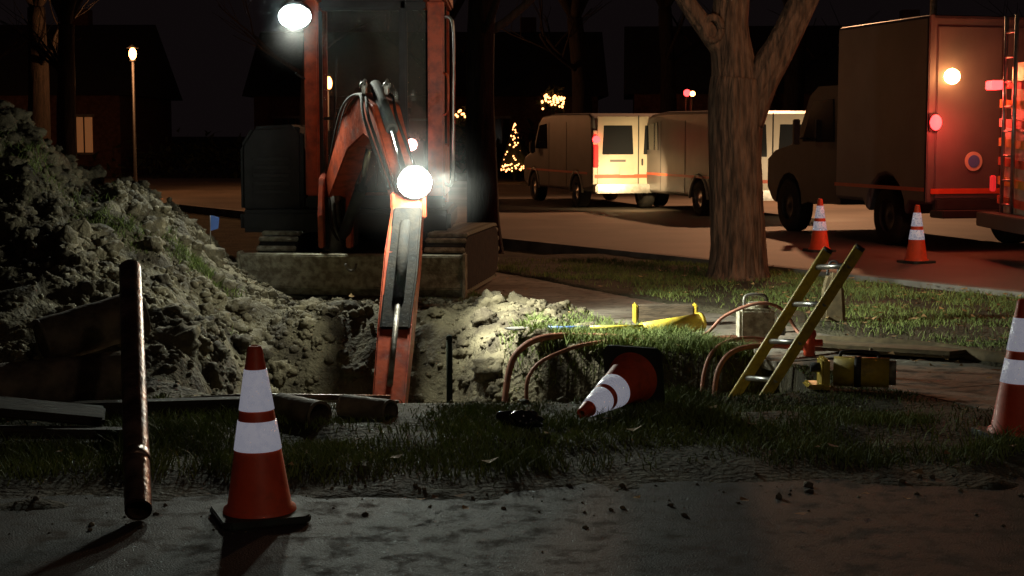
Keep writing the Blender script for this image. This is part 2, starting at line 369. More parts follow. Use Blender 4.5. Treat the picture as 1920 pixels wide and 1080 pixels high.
offs=[(-1,0,.2),(0,-.6,0),(1,0,.35),(0,.6,.1)]
P=np.stack([np.stack([x+r*(o[0]*np.cos(a)-o[1]*np.sin(a)),y+r*(o[0]*np.sin(a)+o[1]*np.cos(a)),z+r*o[2]*rng.uniform(0,2,n)],-1) for o in offs],1)
b=np.arange(n)[:,None]*4; f=np.concatenate([b+np.array([[0,1,3]]),b+np.array([[1,2,3]])])
npmesh('fallen_leaves',P.reshape(-1,3),f,M['leaf'],{'v':np.repeat(rng.random(n),4)},smooth=False)

# ---------------------------------------------------------------- cones
def cone(loc,rot=(0,0,0),name='traffic_cone'):
    e=empty(name,loc,rot=rot)
    prism('base',[(-.18,-.15),(-.15,-.18),(.15,-.18),(.18,-.15),(.18,.15),(.15,.18),(-.15,.18),(-.18,.15)],'z',0,.03,M['conebase'],e,.006)
    r=lambda z:.138-(.138-.030)*z/.70
    lathe('body',[(.150,.028),(.146,.045),(r(.05),.055),(r(.69),.69),(r(.7)-.004,.705),(.018,.708),(.018,.66)],M['cone'],e)
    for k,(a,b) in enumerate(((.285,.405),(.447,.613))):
        lathe(f'band_{k}',[(r(a)+.0005,a),(r(a)+.003,a+.001),(r(b)+.003,b-.001),(r(b)+.0005,b)],M['reflglow'],e)
    return e
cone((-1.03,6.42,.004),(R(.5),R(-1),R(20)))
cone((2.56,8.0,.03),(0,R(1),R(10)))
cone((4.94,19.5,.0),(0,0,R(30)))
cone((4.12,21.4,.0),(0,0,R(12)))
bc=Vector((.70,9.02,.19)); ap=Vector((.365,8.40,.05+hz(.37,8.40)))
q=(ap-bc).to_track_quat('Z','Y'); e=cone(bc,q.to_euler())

# ---------------------------------------------------------------- excavator
ex0=empty('excavator',(-1.45,16.3,0))
und=bpy.data.objects.new('undercarriage',None); S.collection.objects.link(und); und.parent=ex0; und.location=(.15,0,.04); und.rotation_euler=(0,0,R(-8))
bl=[(-1.42,0.02),(-1.50,.10),(-1.47,.25),(-1.50,.40),(-1.44,.42),(-1.40,.26),(-1.43,.12),(-1.37,.03)]
prism('dozer_blade',bl,'x',-1.06,1.06,M['mudsteel'],und,.01)
for sx in(-1.07,1.07): box('blade_end',(sx,-1.43,.22),(.03,.16,.42),M['mudsteel'],und)
for sx in(-.45,.45): beam('blade_arm',[(sx,-1.40,.2),(sx,-.5,.32)],[.1,.1],[.12,.16],M['mudsteel'],und)
V=[];F=[]; sweep(V,F,[(.02+.05*math.cos(a),-1.53,.33+.07*math.sin(a)) for a in np.linspace(math.pi,2*math.pi,9)],.012,8); meshobj('blade_shackle',V,F,M['steel'],und)
for sx in(-.82,.82):
    prof=[];
    for a in np.linspace(-90,90,9): prof.append((.85+.27*math.cos(R(a)),.29+.27*math.sin(R(a))))
    for a in np.linspace(90,270,9): prof.append((-.85+.27*math.cos(R(a)),.29+.27*math.sin(R(a))))
    prism('track',prof,'x',sx-.19,sx+.19,M['rubber'],und,.02)
    for k in range(44):
        t=k/44*(4*.85+2*math.pi*.29); Ls=1.7
        if t<Ls: p=(-.85+t,.57,0)
        elif t<Ls+math.pi*.28: a=(t-Ls)/.28; p=(.85+.28*math.sin(a),.29+.28*math.cos(a),-a)
        elif t<2*Ls+math.pi*.28: p=(.85-(t-Ls-math.pi*.28),.01,0)
        else: a=(t-2*Ls-math.pi*.28)/.28; p=(-.85-.28*math.sin(a),.29-.28*math.cos(a),-a)
        box('track_pad',(sx,p[0],p[1]),(.39,.05,.035),M['mudsteel'],und,(p[2],0,0),.008)
box('track_frame',(0,0,.36),(1.3,.9,.22),M['black'],und)
cyl('slew_ring',(0,0,.45),(0,0,.62),.42,M['black'],und)
u0=bpy.data.objects.new('upper_structure',None); S.collection.objects.link(u0); u0.parent=ex0
W=lambda x,y,z:(x+1.45,y-16.3,z)
box('deck',W(-1.62,16.5,.72),(2.05,1.9,.22),M['black'],u0,bev=.04)
prism('engine_cover',[(-1.22,.8),(-1.22,1.45),(-1.10,1.64),(-.68,1.66),(-.60,1.6),(-.60,.8)],'y',-.55,1.35,M['black'],u0,.04)
for k in range(5): box('cover_louvre',(-.91,-.565,1.0+k*.08),(.36,.02,.03),M['dgrey'],u0,bev=.004)
prism('counterweight',[(-1.2,.6),(-1.2,1.1),(.75,1.1),(.75,.6)],'y',1.0,1.4,M['red'],u0,.08)
zt=2.96
def post(n,x0,x1,y0,y1,z0,z1,m): 
    a=W((x0+x1)/2,(y0+y1)/2,(z0+z1)/2); return box(n,a,(x1-x0,y1-y0,z1-z0),m,u0,bev=.02)
post('cab_pillar_fl',-2.02,-1.88,15.68,15.80,.95,zt-.1,M['red'])
post('cab_pillar_fl_seal',-1.88,-1.85,15.70,15.78,.96,zt-.2,M['black'])
post('cab_pillar_fr',-.82,-.66,15.68,15.80,.95,zt-.1,M['red'])
post('cab_pillar_rl',-2.02,-1.94,16.9,17.0,.95,zt-.1,M['red'])
post('cab_pillar_rr',-.74,-.66,16.9,17.0,.95,zt-.1,M['red'])
post('cab_pillar_mid',-1.10,-1.02,15.69,15.76,1.45,zt-.1,M['black'])
post('cab_roof',-2.06,-.62,15.6,17.05,zt-.1,zt+.02,M['red'])
post('cab_head_rail',-1.87,-.84,15.69,15.78,zt-.2,zt-.1,M['black'])
post('cab_front_sill',-2.02,-.66,15.66,15.82,.84,.96,M['black'])
post('cab_rear_wall',-2.0,-.68,16.94,16.99,.95,1.60,M['black'])
post('cab_lower_panel',-1.03,-.84,15.70,15.76,.96,1.5,M['black'])
post('cab_side_panel',-2.01,-1.97,15.8,16.9,.95,1.35,M['red'])
post('door_panel',-.70,-.66,15.8,16.9,.95,1.45,M['red'])
post('door_mid_post',-.71,-.66,16.3,16.36,1.45,zt-.1,M['black'])
post('windshield_crossbar',-1.85,-1.10,15.70,15.75,1.70,1.73,M['black'])
post('windshield',-1.85,-1.10,15.72,15.726,.96,zt-.2,M['cabglass'])
post('windshield_side',-1.02,-.84,15.72,15.726,1.5,zt-.2,M['cabglass'])
post('seat_base',-1.62,-1.15,16.2,16.75,1.0,1.42,M['black'])
prism('seat_back',[(-1.66+1.45,1.40),(-1.68+1.45,1.95),(-1.6+1.45,2.08),(-1.2+1.45,2.08),(-1.12+1.45,1.95),(-1.14+1.45,1.4)],'y',.40,.52,M['dgrey'],u0,.04)
for sx in(-1.75,-1.05): post('console',sx-.08,sx+.08,16.1,16.7,1.0,1.58,M['dgrey']); tube('control_lever',[W(sx,16.15,1.55),W(sx+.02,16.05,1.72),W(sx+.02,16.03,1.82)],[.012,.012,.03],M['black'],u0)
for sx in(-1.55,-1.35): tube('travel_lever',[W(sx,15.95,1.0),W(sx,15.9,1.45),W(sx,16.0,1.62)],.013,M['black'],u0)
tube('wiper',[W(-1.78,15.69,1.2),W(-1.72,15.66,1.8),W(-1.7,15.66,2.3)],.010,M['black'],u0)
tube('handrail',[W(-.66,15.72,1.08),W(-.58,15.66,1.14),W(-.57,15.64,1.9),W(-.57,15.64,2.6),W(-.66,15.72,2.7)],.016,M['alu'],u0,curve=True)
tube('door_handle',[W(-.66,15.65,1.75),W(-.62,15.60,1.80),W(-.62,15.60,2.1),W(-.66,15.65,2.15)],.012,M['red'],u0,curve=True)
tube('mirror_arm',[W(-2.02,15.7,2.1),W(-2.1,15.62,2.15)],.012,M['black'],u0)
box('work_lamp_bracket',W(-2.04,15.58,2.80),(.10,.16,.05),M['black'],u0)
cyl('work_lamp_housing',W(-2.06,15.58,2.70),W(-2.07,15.42,2.68),.14,M['black'],u0)
ball('work_lamp_lens',W(-2.07,15.42,2.68),.135,M['led'],u0,sc=(1.15,.5,.85),sub=3)
box('swing_bracket',W(-1.66,15.32,.72),(.34,.42,.5),M['black'],u0,bev=.04)
cyl('swing_pin',W(-1.66,15.12,.42),W(-1.66,15.12,1.15),.07,M['steel'],u0)
for s_ in(-.13,.13): prism('boom_foot_plate',[(-1.35,.5),(-1.1,.5),(-.95,1.0),(-1.05,1.2),(-1.25,1.15),(-1.38,.8)],'x',-.21+s_-.025,-.21+s_+.025,M['red'],u0,.01)
box('headlamp_bracket',W(-1.75,15.45,1.0),(.2,.15,.1),M['steel'],u0)
A=W(-1.66,15.20,1.05);K1=W(-1.38,14.30,1.58);K=W(-1.17,13.85,1.74);K2=W(-1.07,13.5,1.66);Tt=W(-.80,12.35,1.03)
beam('boom',[A,K1,K,K2,Tt],[.2,.22,.24,.24,.2],[.24,.34,.36,.32,.18],M['red'],u0)
for s_ in(-.12,.12): box('knee_bracket',(K[0]+s_*.8,K[1]-.02,K[2]+.18),(.03,.18,.2),M['steel'],u0,rot=(R(20),0,0))
for s_ in(-.10,.10): ball('knee_pin',(K[0]+s_,K[1]-.05,K[2]+.24),.035,M['steel'],u0)
cyl('arm_cylinder',(K[0]+.0,K[1]-.05,K[2]+.24),(K[0]+.2,K[1]-.82,K[2]-.14),.05,M['rubber'],u0)
cyl('arm_cylinder_rod',(K[0]+.2,K[1]-.82,K[2]-.14),W(-.80,12.3,1.16),.025,M['chrome'],u0)
cyl('boom_cylinder',W(-1.58,15.0,.62),W(-1.36,14.45,1.08),.055,M['black'],u0)
cyl('boom_cylinder_rod',W(-1.36,14.45,1.08),W(-1.25,14.05,1.45),.028,M['chrome'],u0)
for k,s_ in enumerate((-.14,-.10,.13)):
    tube('hydraulic_hose',[W(-1.62+s_*.8,15.15,1.22),W(-1.38+s_,14.35,1.78+.02*k),(K[0]+s_,K[1],K[2]+.16),(K2[0]+s_,K2[1]-.3,K2[2]+.02),W(-.82+s_,12.45,1.14)],.013,M['rubber'],u0,curve=True)
for k in range(3):
    tube('hydraulic_hose',[W(-1.70+.05*k,15.3,1.1),W(-1.72+.05*k,15.08,.95),W(-1.70+.05*k,15.02,.7),W(-1.6+.03*k,15.1,.5)],.013,M['rubber'],u0,curve=True)
ST=W(-.79,12.33,1.08); SM=W(-.82,12.0,.62); SB=W(-.87,11.15,-.42)
beam('stick',[ST,SM,W(-.845,11.6,.12),SB],[.22,.25,.25,.23],[.14,.26,.22,.15],M['red'],u0)
beam('stick_shield',[W(-.79,12.17,1.0),W(-.818,11.80,.54),W(-.848,11.48,.16)],[.22,.24,.22],[.05,.05,.03],M['rubber'],u0)
cyl('bucket_cylinder',W(-.80,12.06,.90),W(-.83,11.62,.36),.042,M['rubber'],u0)
cyl('bucket_cylinder_rod',W(-.83,11.62,.36),W(-.86,11.15,-.2),.020,M['steel'],u0)
for s_ in(-.12,.12): box('stick_pin_plate',W(-.79+s_,12.3,1.02),(.03,.2,.2),M['red'],u0)
bk=[(11.15,-.42),(11.35,-.5),(11.5,-.72),(11.42,-.95),(11.2,-1.05),(10.95,-1.02),(10.8,-.95),(10.85,-.9),(11.1,-.93),(11.3,-.88),(11.38,-.72),(11.25,-.56),(11.1,-.5)]
prism('bucket',[(a-16.3,b) for a,b in bk],'x',-.87+1.45-.3,-.87+1.45+.3,M['mudsteel'],u0,.01)
for s_ in(-.29,.29): prism('bucket_side',[(a-16.3,b) for a,b in ((11.15,-.45),(11.35,-.52),(11.47,-.72),(11.4,-.93),(11.2,-1.02),(10.85,-.93))],'x',-.87+1.45+s_-.012,-.87+1.45+s_+.012,M['mudsteel'],u0,.004)
for k in range(4): box('bucket_tooth',W(-1.1+k*.15,10.76,-.93),(.05,.14,.04),M['steel'],u0)
box('boom_lamp_bracket',W(-.76,12.30,1.10),(.05,.1,.10),M['black'],u0)
cyl('boom_lamp_housing',W(-.745,12.30,1.20),W(-.74,12.19,1.195),.13,M['black'],u0)
ball('boom_lamp_lens',W(-.74,12.19,1.195),.125,M['led'],u0,sc=(1.05,.5,.95),sub=3)
ball('marker_lamp',W(-.98,15.62,1.46),.06,M['pinkl'],u0)
GC=(.95,1,.84)
light('boom_lamp_light','POINT',(-.70,11.88,1.28),125,GC,size=.07)
light('boom_lamp_flood','SPOT',(-.60,12.05,1.27),850,GC,size=.07,aim=(1.2,12.72,-.16),angle=R(88),blend=.65)
light('cab_lamp_light','SPOT',(-2.07,15.27,2.64),600,GC,size=.1,aim=(-1.4,12.5,.0),angle=R(90),blend=1)
g=bpy.data.materials.new('lamp_glow_volume'); g.use_nodes=True; nt=g.node_tree; nt.nodes.remove(nt.nodes['Principled BSDF'])  # scattering volume added to give the work lamps a soft glow
vs_=nt.nodes.new('ShaderNodeVolumeScatter'); vs_.inputs['Anisotropy'].default_value=.2
tc=nt.nodes.new('ShaderNodeTexCoord'); gr=nt.nodes.new('ShaderNodeTexGradient'); gr.gradient_type='QUADRATIC_SPHERE'
mp=nt.nodes.new('ShaderNodeMapping'); mp.inputs['Scale'].default_value=(1/.62,)*3
ml=nt.nodes.new('ShaderNodeMath'); ml.operation='MULTIPLY'; ml.inputs[1].default_value=.09
nt.links.new(tc.outputs['Object'],mp.inputs[0]); nt.links.new(mp.outputs[0],gr.inputs[0]); nt.links.new(gr.outputs['Fac'],ml.inputs[0]); nt.links.new(ml.outputs[0],vs_.inputs['Density'])
nt.links.new(vs_.outputs[0],nt.nodes['Material Output'].inputs['Volume']); M['lampglow']=g
ball('lamp_glow_volume',(-.72,12.05,1.22),.62,M['lampglow'],sub=3); ball('lamp_glow_volume',(-2.07,15.3,2.68),.62,M['lampglow'],sub=3)  # added glow balls around boom lamp and cab lamp

# ---------------------------------------------------------------- small site objects
e=empty('ladder',(1.58,10.8,-.12))
A0=Vector((0,0,0)); A1=Vector((.56,.02,.90)); off=Vector((.14,-.35,.04)); dn=(A0-A1)*.75
for n,o in(('rail_a',Vector((0,0,0))),('rail_b',off)):
    d=(A1-A0).normalized(); p0=A0+dn+o; p1=A1+o
    side=off.normalized(); up=d.cross(side).normalized()
    bm=bmesh.new(); vs=[]
    for p in(p0,p1):
        for a,b in((-.012,-.038),(.012,-.038),(.012,.038),(-.012,.038)): vs.append(bm.verts.new(p+side*a+up*b))
    for f in((0,1,2,3),(7,6,5,4),(0,4,5,1),(1,5,6,2),(2,6,7,3),(3,7,4,0)): bm.faces.new([vs[i] for i in f])
    bmesh.ops.recalc_face_normals(bm,faces=bm.faces); bmesh.ops.bevel(bm,geom=bm.edges[:],offset=.004,segments=2,affect='EDGES')
    finish(n,bm,M['yellow'],e)
    cyl('rail_cap',p1-d*.015-up*.0,p1+d*.012,.035,M['dgrey'],e,12)
for k in range(6):
    t=.87-k*.28; p=A0.lerp(A1,t); cyl(f'rung_{k}',p-off*.03,p+off*1.03,.019,M['alu'],e,12)
    for q_ in(p,p+off): ball('rivet',q_+off.normalized()*-.016,.014,M['dgrey'],e,sub=1)
e=empty('iron_pipe',(-1.51,6.35,.05))
pa=Vector((0,0,0)); pb=Vector((-.43,1.75,.83))
V=[];F=[]; n=12
sweep(V,F,[pa.lerp(pb,k/n) for k in range(n+1)],.055,28,caps=False)
sweep(V,F,[pb.lerp(pa,k/n) for k in range(n+1)],.044,28,caps=False)
meshobj('pipe_wall',V,F,M['pipe'],e)
cyl('pipe_collar',pa.lerp(pb,.16),pa.lerp(pb,.19),.0575,M['pipe'],e,28)
def hollow(name,a,b,r,m):
    e=empty(name,a); a=Vector(a);b=Vector(b); V=[];F=[]
    pts=[(b-a)*k/8 for k in range(9)]
    sweep(V,F,pts,[r*(1+.02*math.sin(k*2.1)) for k in range(9)],28,caps=False); sweep(V,F,pts[::-1],r*.82,28,caps=False)
    meshobj('wall',V,F,m,e)
    d=(b-a).normalized()
    for p in(Vector((0,0,0)),b-a):
        lo=lathe('rim',[(r*.81,-.006),(r*1.01,-.006),(r*1.01,.006),(r*.81,.006)],m,e,28); lo.location=p; lo.rotation_euler=d.to_track_quat('Z','Y').to_euler()
    return e
hollow('clay_pipe',(-2.72,9.2,.36),(-2.22,9.5,.50),.14,M['log'])
hollow('clay_pipe',(-2.95,8.9,.12),(-2.22,9.25,.16),.15,M['log'])
hollow('clay_pipe',(-1.26,8.62,.08),(-1.02,8.36,.08),.078,M['log'])
hollow('clay_pipe',(-.92,8.70,.07),(-.66,8.52,.07),.068,M['log'])
tube('steel_rod',[(-2.1,9.0,.04),(-1.5,9.05,.07),(-.7,9.1,.05)],.018,M['pipe'])
e=empty('timber_plank',(-2.7,7.9,.22)); box('board',(0,0,0),(1.3,.2,.05),M['dwood'],e,(R(10),R(8),R(14))); box('board_lower',(.1,-.1,-.12),(1.5,.18,.05),M['dwood'],e,(R(-5),R(2),R(6)))
e=empty('timber_plank',(-2.2,8.7,.05)); box('board',(0,0,0),(1.7,.12,.1),M['dwood'],e,(0,R(-1),R(4)))
e=empty('timber_block',(1.25,13.0,.10)); box('block',(0,0,0),(.46,.16,.15),M['wood'],e)
for sx in(-.245,.245): box('end_cap',(sx,0,.005),(.03,.17,.165),M['yellow'],e)
e=empty('yellow_tube',(.98,12.0,.085)); hv=Vector((.45,.2,.04)); cyl('barrel',(0,0,0),hv,.06,M['yellow'],e,28,r2=.068); cyl('collar',hv,hv*1.06,.073,M['yellow'],e,28); cyl('tip',-hv*.06,(0,0,0),.035,M['yellow'],e,20,r2=.055)
e=empty('shovel',(.22,11.85,.12)); cyl('handle',(0,0,0),(.36,.04,0),.017,M['blue'],e,14); cyl('handle_grip',(.36,.04,0),(.76,.09,0),.018,M['yellow'],e,14)
prism('blade',[(-.02,-.06),(.0,.06),(-.2,.08),(-.28,0),(-.2,-.08)],'z',-.006,.006,M['steel'],e,.003)
e=empty('trench_pump',(1.82,11.9,0)); box('housing',(0,0,.14),(.26,.22,.26),M['mudsteel'],e,bev=.02); cyl('motor',(.02,0,.27),(.02,0,.31),.08,M['mudsteel'],e); tube('handle',[(-.08,0,.27),(-.07,0,.36),(.07,0,.36),(.08,0,.27)],.012,M['steel'],e,curve=True); cyl('outlet',(.13,0,.1),(.22,-.03,.1),.035,M['steel'],e)
for k,pts in enumerate([
 [(1.9,12.0,.03),(1.2,11.75,.05),(.6,11.7,.08),(.25,11.5,.10),(.06,11.35,.03),(-.02,11.3,-.12),(-.06,11.2,-.42),(-.1,11.1,-.8)],
 [(2.2,11.6,.04),(1.4,11.6,.07),(.65,11.45,.07),(.3,11.15,.02),(.14,11.05,-.08),(.10,11.0,-.25),(.14,10.9,-.6)],
 [(.9,11.8,.05),(1.38,11.8,.06),(1.58,11.8,.22),(1.82,11.75,.32),(2.0,11.75,.27),(2.1,11.7,.12),(2.2,11.5,.03),(2.5,11.3,.02)],
 [(1.38,10.85,-.3),(1.42,10.9,-.05),(1.55,11.0,.07),(1.8,11.1,.09),(2.2,11.3,.04),(2.8,11.6,.03)],
 [(1.3,10.9,-.5),(1.33,11.0,-.1),(1.45,11.15,.08),(1.7,11.3,.12),(2.05,11.35,.05)]]):
    tube('water_hose',pts,[.024,.014,.013,.018,.013][k],M['hose'],curve=True,seg=12)
e=empty('compressed_air_tool',(1.93,9.7,.12)); cyl('body',(.04,0,0),(.36,-.08,0),.09,M['yellow'],e,28); cyl('band',(.16,-.03,0),(.20,-.04,0),.096,M['dgrey'],e,28); cyl('end',(.36,-.08,0),(.40,-.09,0),.075,M['mudsteel'],e,28); box('bracket',(-.02,.02,-.02),(.05,.18,.2),M['yellow'],e); box('foot',(-.06,.02,-.09),(.14,.2,.03),M['yellow'],e); cyl('nozzle',(-.1,.02,.02),(0,.01,.02),.03,M['dgrey'],e); tube('handle',[(.08,0,.08),(.1,0,.12),(.28,-.05,.12),(.3,-.06,.08)],.010,M['dgrey'],e,curve=True)
tube('canvas_hose',[(2.2,11.6,.05),(2.6,11.4,.06),(3.0,11.2,.05),(3.3,10.8,.04),(3.7,10.5,.04)],.05,M['tarp'],curve=True,sx=1,seg=14)
prism('canvas_tarp',[(2.15,11.3),(2.5,11.65),(2.9,11.45),(3.25,11.0),(3.0,10.85),(2.5,11.1)],'z',.03,.08,M['tarp'],None,.03)
e=empty('hydrant_valve',(2.08,11.1,.05)); cyl('stem',(0,0,-.03),(0,0,.12),.04,M['cone'],e); ball('cap',(0,0,.12),.05,M['cone'],e); cyl('arm',(-.09,0,.06),(.09,0,.06),.025,M['cone'],e)
e=empty('tool_bag',(2.62,13.0,.02)); prism('bag',[(-.1,0),(.1,0),(.08,.3),(.03,.42),(-.04,.42),(-.08,.3)],'y',-.08,.08,M['tarp'],e,.03); tube('strap',[(-.05,0,.4),(-.03,0,.5),(.03,0,.5),(.04,0,.4)],.01,M['black'],e,curve=True)
e=empty('marker_stake',(-.43,10.9,-.5)); cyl('post',(0,0,-.3),(.0,0,.66),.022,M['bush'],e,12); ball('tip',(0,0,.67),.024,M['bush'],e)
fz=hz(-2.68,14.2)
e=empty('survey_flag',(-2.68,14.2,fz)); cyl('wire',(0,0,0),(0,0,.38),.004,M['steel'],e,8); prism('flag',[(0,.24),(.07,.26),(.08,.36),(0,.38)],'y',-.002,.002,M['blue'],e,0)
o=ball('plastic_bag',(.06,8.1,hz(.06,8.1)+.07),.08,M['mudbag'],sc=(1.4,.8,.55),sub=4)
for v in o.data.vertices: v.co*=1+.45*mnoise.noise(v.co*14)+.35*mnoise.noise(v.co*30)

# ---------------------------------------------------------------- vehicles
def wheel(n,c,parent,r=.36,w=.24,hub=M['alu']):
    x,y,z=c
    prof=[(r*.55,-w/2),(r*.92,-w/2),(r,-w/2+.03),(r,w/2-.03),(r*.92,w/2),(r*.55,w/2)]
    o=lathe(n,prof,M['rubber'],parent,32); o.location=c; o.rotation_euler=(0,R(90),0)
    o=lathe(n+'_rim',[(r*.56,-w/2+.005),(r*.5,-w/2+.05),(r*.2,-w/2+.04),(.0,-w/2+.01)],hub,parent,24); o.location=c; o.rotation_euler=(0,R(90),0)
    o=lathe(n+'_rim_b',[(r*.56,w/2-.005),(r*.5,w/2-.05),(r*.2,w/2-.04),(.0,w/2-.01)],hub,parent,24); o.location=c; o.rotation_euler=(0,R(90),0)
def van(loc,rz,side):
    e=empty('cargo_van',loc,rz); e.scale=(1,1,.94)
    def arch(cy,r=.46): return [(cy+r*math.cos(a),.36+r*math.sin(a)) for a in np.linspace(math.pi,0,9)]
    prof=[(0,.45)]+[(.6,.40)]+arch(1.15)+[(1.75,.38),(4.0,.38)]+arch(4.6)+[(5.3,.40),(5.55,.5),(5.6,.95),(5.45,1.12),(4.75,1.28),(4.2,1.95),(3.9,2.1),(3.0,2.15),(.3,2.13),(.08,2.05),(0,1.3)]
    o=prism('body',prof,'x',-1.0,1.0,side,e,.0)
    bv=o.modifiers.new('b','BEVEL'); bv.width=.07; bv.segments=3; bv.limit_method='ANGLE'; bv.angle_limit=R(50)
    for sx in(-.45,.45):
        prism('rear_window',[(sx-.34,1.22),(sx+.34,1.22),(sx+.31,1.86),(sx-.31,1.86)],'y',-.035,.02,M['glass'],e,.008)
        box('rear_door',(sx,-.014,1.27),(.88,.024,1.58),M['white'],e,bev=.006)
        box('door_lettering_strip',(sx,-.03,1.08),(.34,.006,.05),M['grey'],e,bev=0)
    for sx in(-.94,.94): box('rear_corner',(sx,-.012,1.1),(.09,.022,1.3),M['white'],e,bev=.006)
    box('door_gap',(0,-.026,1.28),(.02,.012,1.6),M['dgrey'],e,bev=0)
    box('rear_bumper',(0,-.10,.47),(1.95,.22,.2),M['alu'],e,bev=.03)
    box('licence_plate',(-.25,-.035,.85),(.32,.015,.16),M['white'],e)
    box('stripe_rear',(0,-.032,.74),(1.9,.006,.08),M['orange'],e,bev=0)
    box('door_handle',(.08,-.045,1.05),(.04,.03,.16),M['dgrey'],e)
    for sx in(-.93,.93):
        box('taillight',(sx,-.03,1.18),(.10,.06,.5),M['redd'],e); 
    ball('brake_lamp',(-.93,-.07,1.55),.085,M['redl'],e)
    ball('brake_lamp',(.93,-.07,1.55),.055,M['redl'],e)
    for sx in(-1.002,1.002):
        box('stripe_side',(sx,2.8,.80),(.012,4.9,.05),M['orange'],e,bev=0)
        prism('cab_window',[(3.45,1.32),(4.45,1.32),(4.1,1.88),(3.5,1.92)],'x',sx-.012,sx+.012,M['glass'],e,.004)
        for yy in(1.9,3.3): box('side_door_seam',(sx,yy,1.2),(.008,.015,1.5),M['dgrey'],e,bev=0)
        box('mirror',(sx*1.12,4.3,1.35),(.12,.12,.3),M['dgrey'],e,bev=.03)
        wheel('wheel_rear',(sx*.88,1.15,.37),e); wheel('wheel_front',(sx*.88,4.6,.37),e)
        cyl('headlight',(sx*.75,5.5,.85),(sx*.75,5.62,.85),.1,M['alu'],e)
        tube('wheel_arch_trim',[(sx*1.0,1.15+.47*math.cos(a),.36+.47*math.sin(a)) for a in np.linspace(math.pi,0,9)],.025,M['white'],e)
        tube('wheel_arch_trim',[(sx*1.0,4.6+.47*math.cos(a),.36+.47*math.sin(a)) for a in np.linspace(math.pi,0,9)],.025,M['white'],e)
    prism('windshield',[(4.72,1.31),(4.22,1.94),(4.25,1.96),(4.76,1.32)],'x',-.88,.88,M['glass'],e,.002)
    return e
M['vanshade']=mat('van_side_shaded',(.13,.115,.11),(.10,.09,.088),2,.45)  # white vans; the dark of their unlit sides is put into the colour
v1=van((2.63,33.5,0),R(14.4),M['vanshade']); v2=van((4.82,29.75,0),R(14.4),M['vanshade'])
light('following_headlight','SPOT',(2.75,31.9,.75),240,(1,.70,.34),size=.08,aim=(2.45,33.5,.65),angle=R(115),blend=1)
light('following_headlight','SPOT',(6.2,27.9,.9),160,(1,.70,.40),size=.08,aim=(5.5,29.9,.9),angle=R(105),blend=1)

def truck():
    e=empty('box_truck',(6.62,21.78,0),R(14.4))
    def arch(cy,r=.55): return [(cy+r*math.cos(a),.45+r*math.sin(a)) for a in np.linspace(math.pi,0,9)]
    w=1.1
    o=prism('box_body',[(0,.62)]+[(.45,.62)]+arch(1.15)+[(1.85,.6),(2.75,.6),(2.75,3.15),(0,3.15)],'x',-w,w,M['grey'],e,0)
    bv=o.modifiers.new('b','BEVEL'); bv.width=.05; bv.segments=2; bv.limit_method='ANGLE'; bv.angle_limit=R(60)
    prism('cab',[(2.76,.5)]+[(3.9,.5)]+arch(4.65,.5)+[(5.3,.5),(5.5,.7),(5.5,1.15),(5.2,1.30),(4.4,1.42),(3.9,2.15),(3.6,2.3),(2.76,2.3)],'x',-1.0,1.0,M['dgrey'],e,.0)
    for sx in(-1,1):
        prism('door_window',[(3.0,1.45),(4.15,1.45),(3.75,2.08),(3.05,2.1)],'x',sx*1.0-.012,sx*1.0+.012,M['glass'],e,.004)
        box('mirror',(sx*1.2,3.95,1.6),(.1,.08,.4),M['dgrey'],e); tube('mirror_arm',[(sx*1.0,4.0,1.5),(sx*1.2,3.97,1.5)],.015,M['dgrey'],e)
        wheel('wheel_rear',(sx*.92,1.15,.42),e,.42,.3,M['dgrey']); wheel('wheel_front',(sx*.88,4.65,.42),e,.42,.28,M['dgrey'])
        box('stripe_side',(sx*(w+.004),1.4,.82),(.008,2.7,.05),M['orange'],e,bev=0)
        box('corner_post',(sx*(w-.03),-.012,1.9),(.08,.03,2.5),M['grey'],e)
    for sx in(-.5,.5): box('rear_door',(sx,-.01,1.85),(.97,.03,2.3),M['grey'],e)
    box('door_latch',(.06,-.04,1.5),(.03,.03,.5),M['steel'],e)
    box('stripe_rear',(0,-.036,.80),(2.1,.008,.07),M['orange'],e,bev=0)
    box('step_bumper',(0,-.2,.5),(2.1,.35,.1),M['dgrey'],e); box('step_frame',(0,-.05,.62),(2.0,.1,.14),M['dgrey'],e)
    cyl('round_mark',(-.42,-.03,1.20),(-.42,-.045,1.20),.13,M['white'],e,32); cyl('round_mark_inner',(-.42,-.045,1.20),(-.42,-.052,1.20),.085,M['blue'],e,32)
    ball('amber_lamp',(-.82,-.12,2.33),.11,M['amber'],e); box('amber_lamp_mount',(-.82,-.04,2.33),(.1,.07,.1),M['dgrey'],e)
    ball('brake_lamp',(-1.03,-.10,1.72),.09,M['redl'],e,sc=(.9,.8,1.2)); box('lamp_mount',(-1.03,-.03,1.72),(.14,.06,.25),M['dgrey'],e)
    light('amber_light','POINT',(-.82,-.5,2.33),16,(1,.40,.15),e,.08)
    light('brake_light','POINT',(-1.03,-.45,1.72),28,(1,.08,.05),e,.08)
truck()
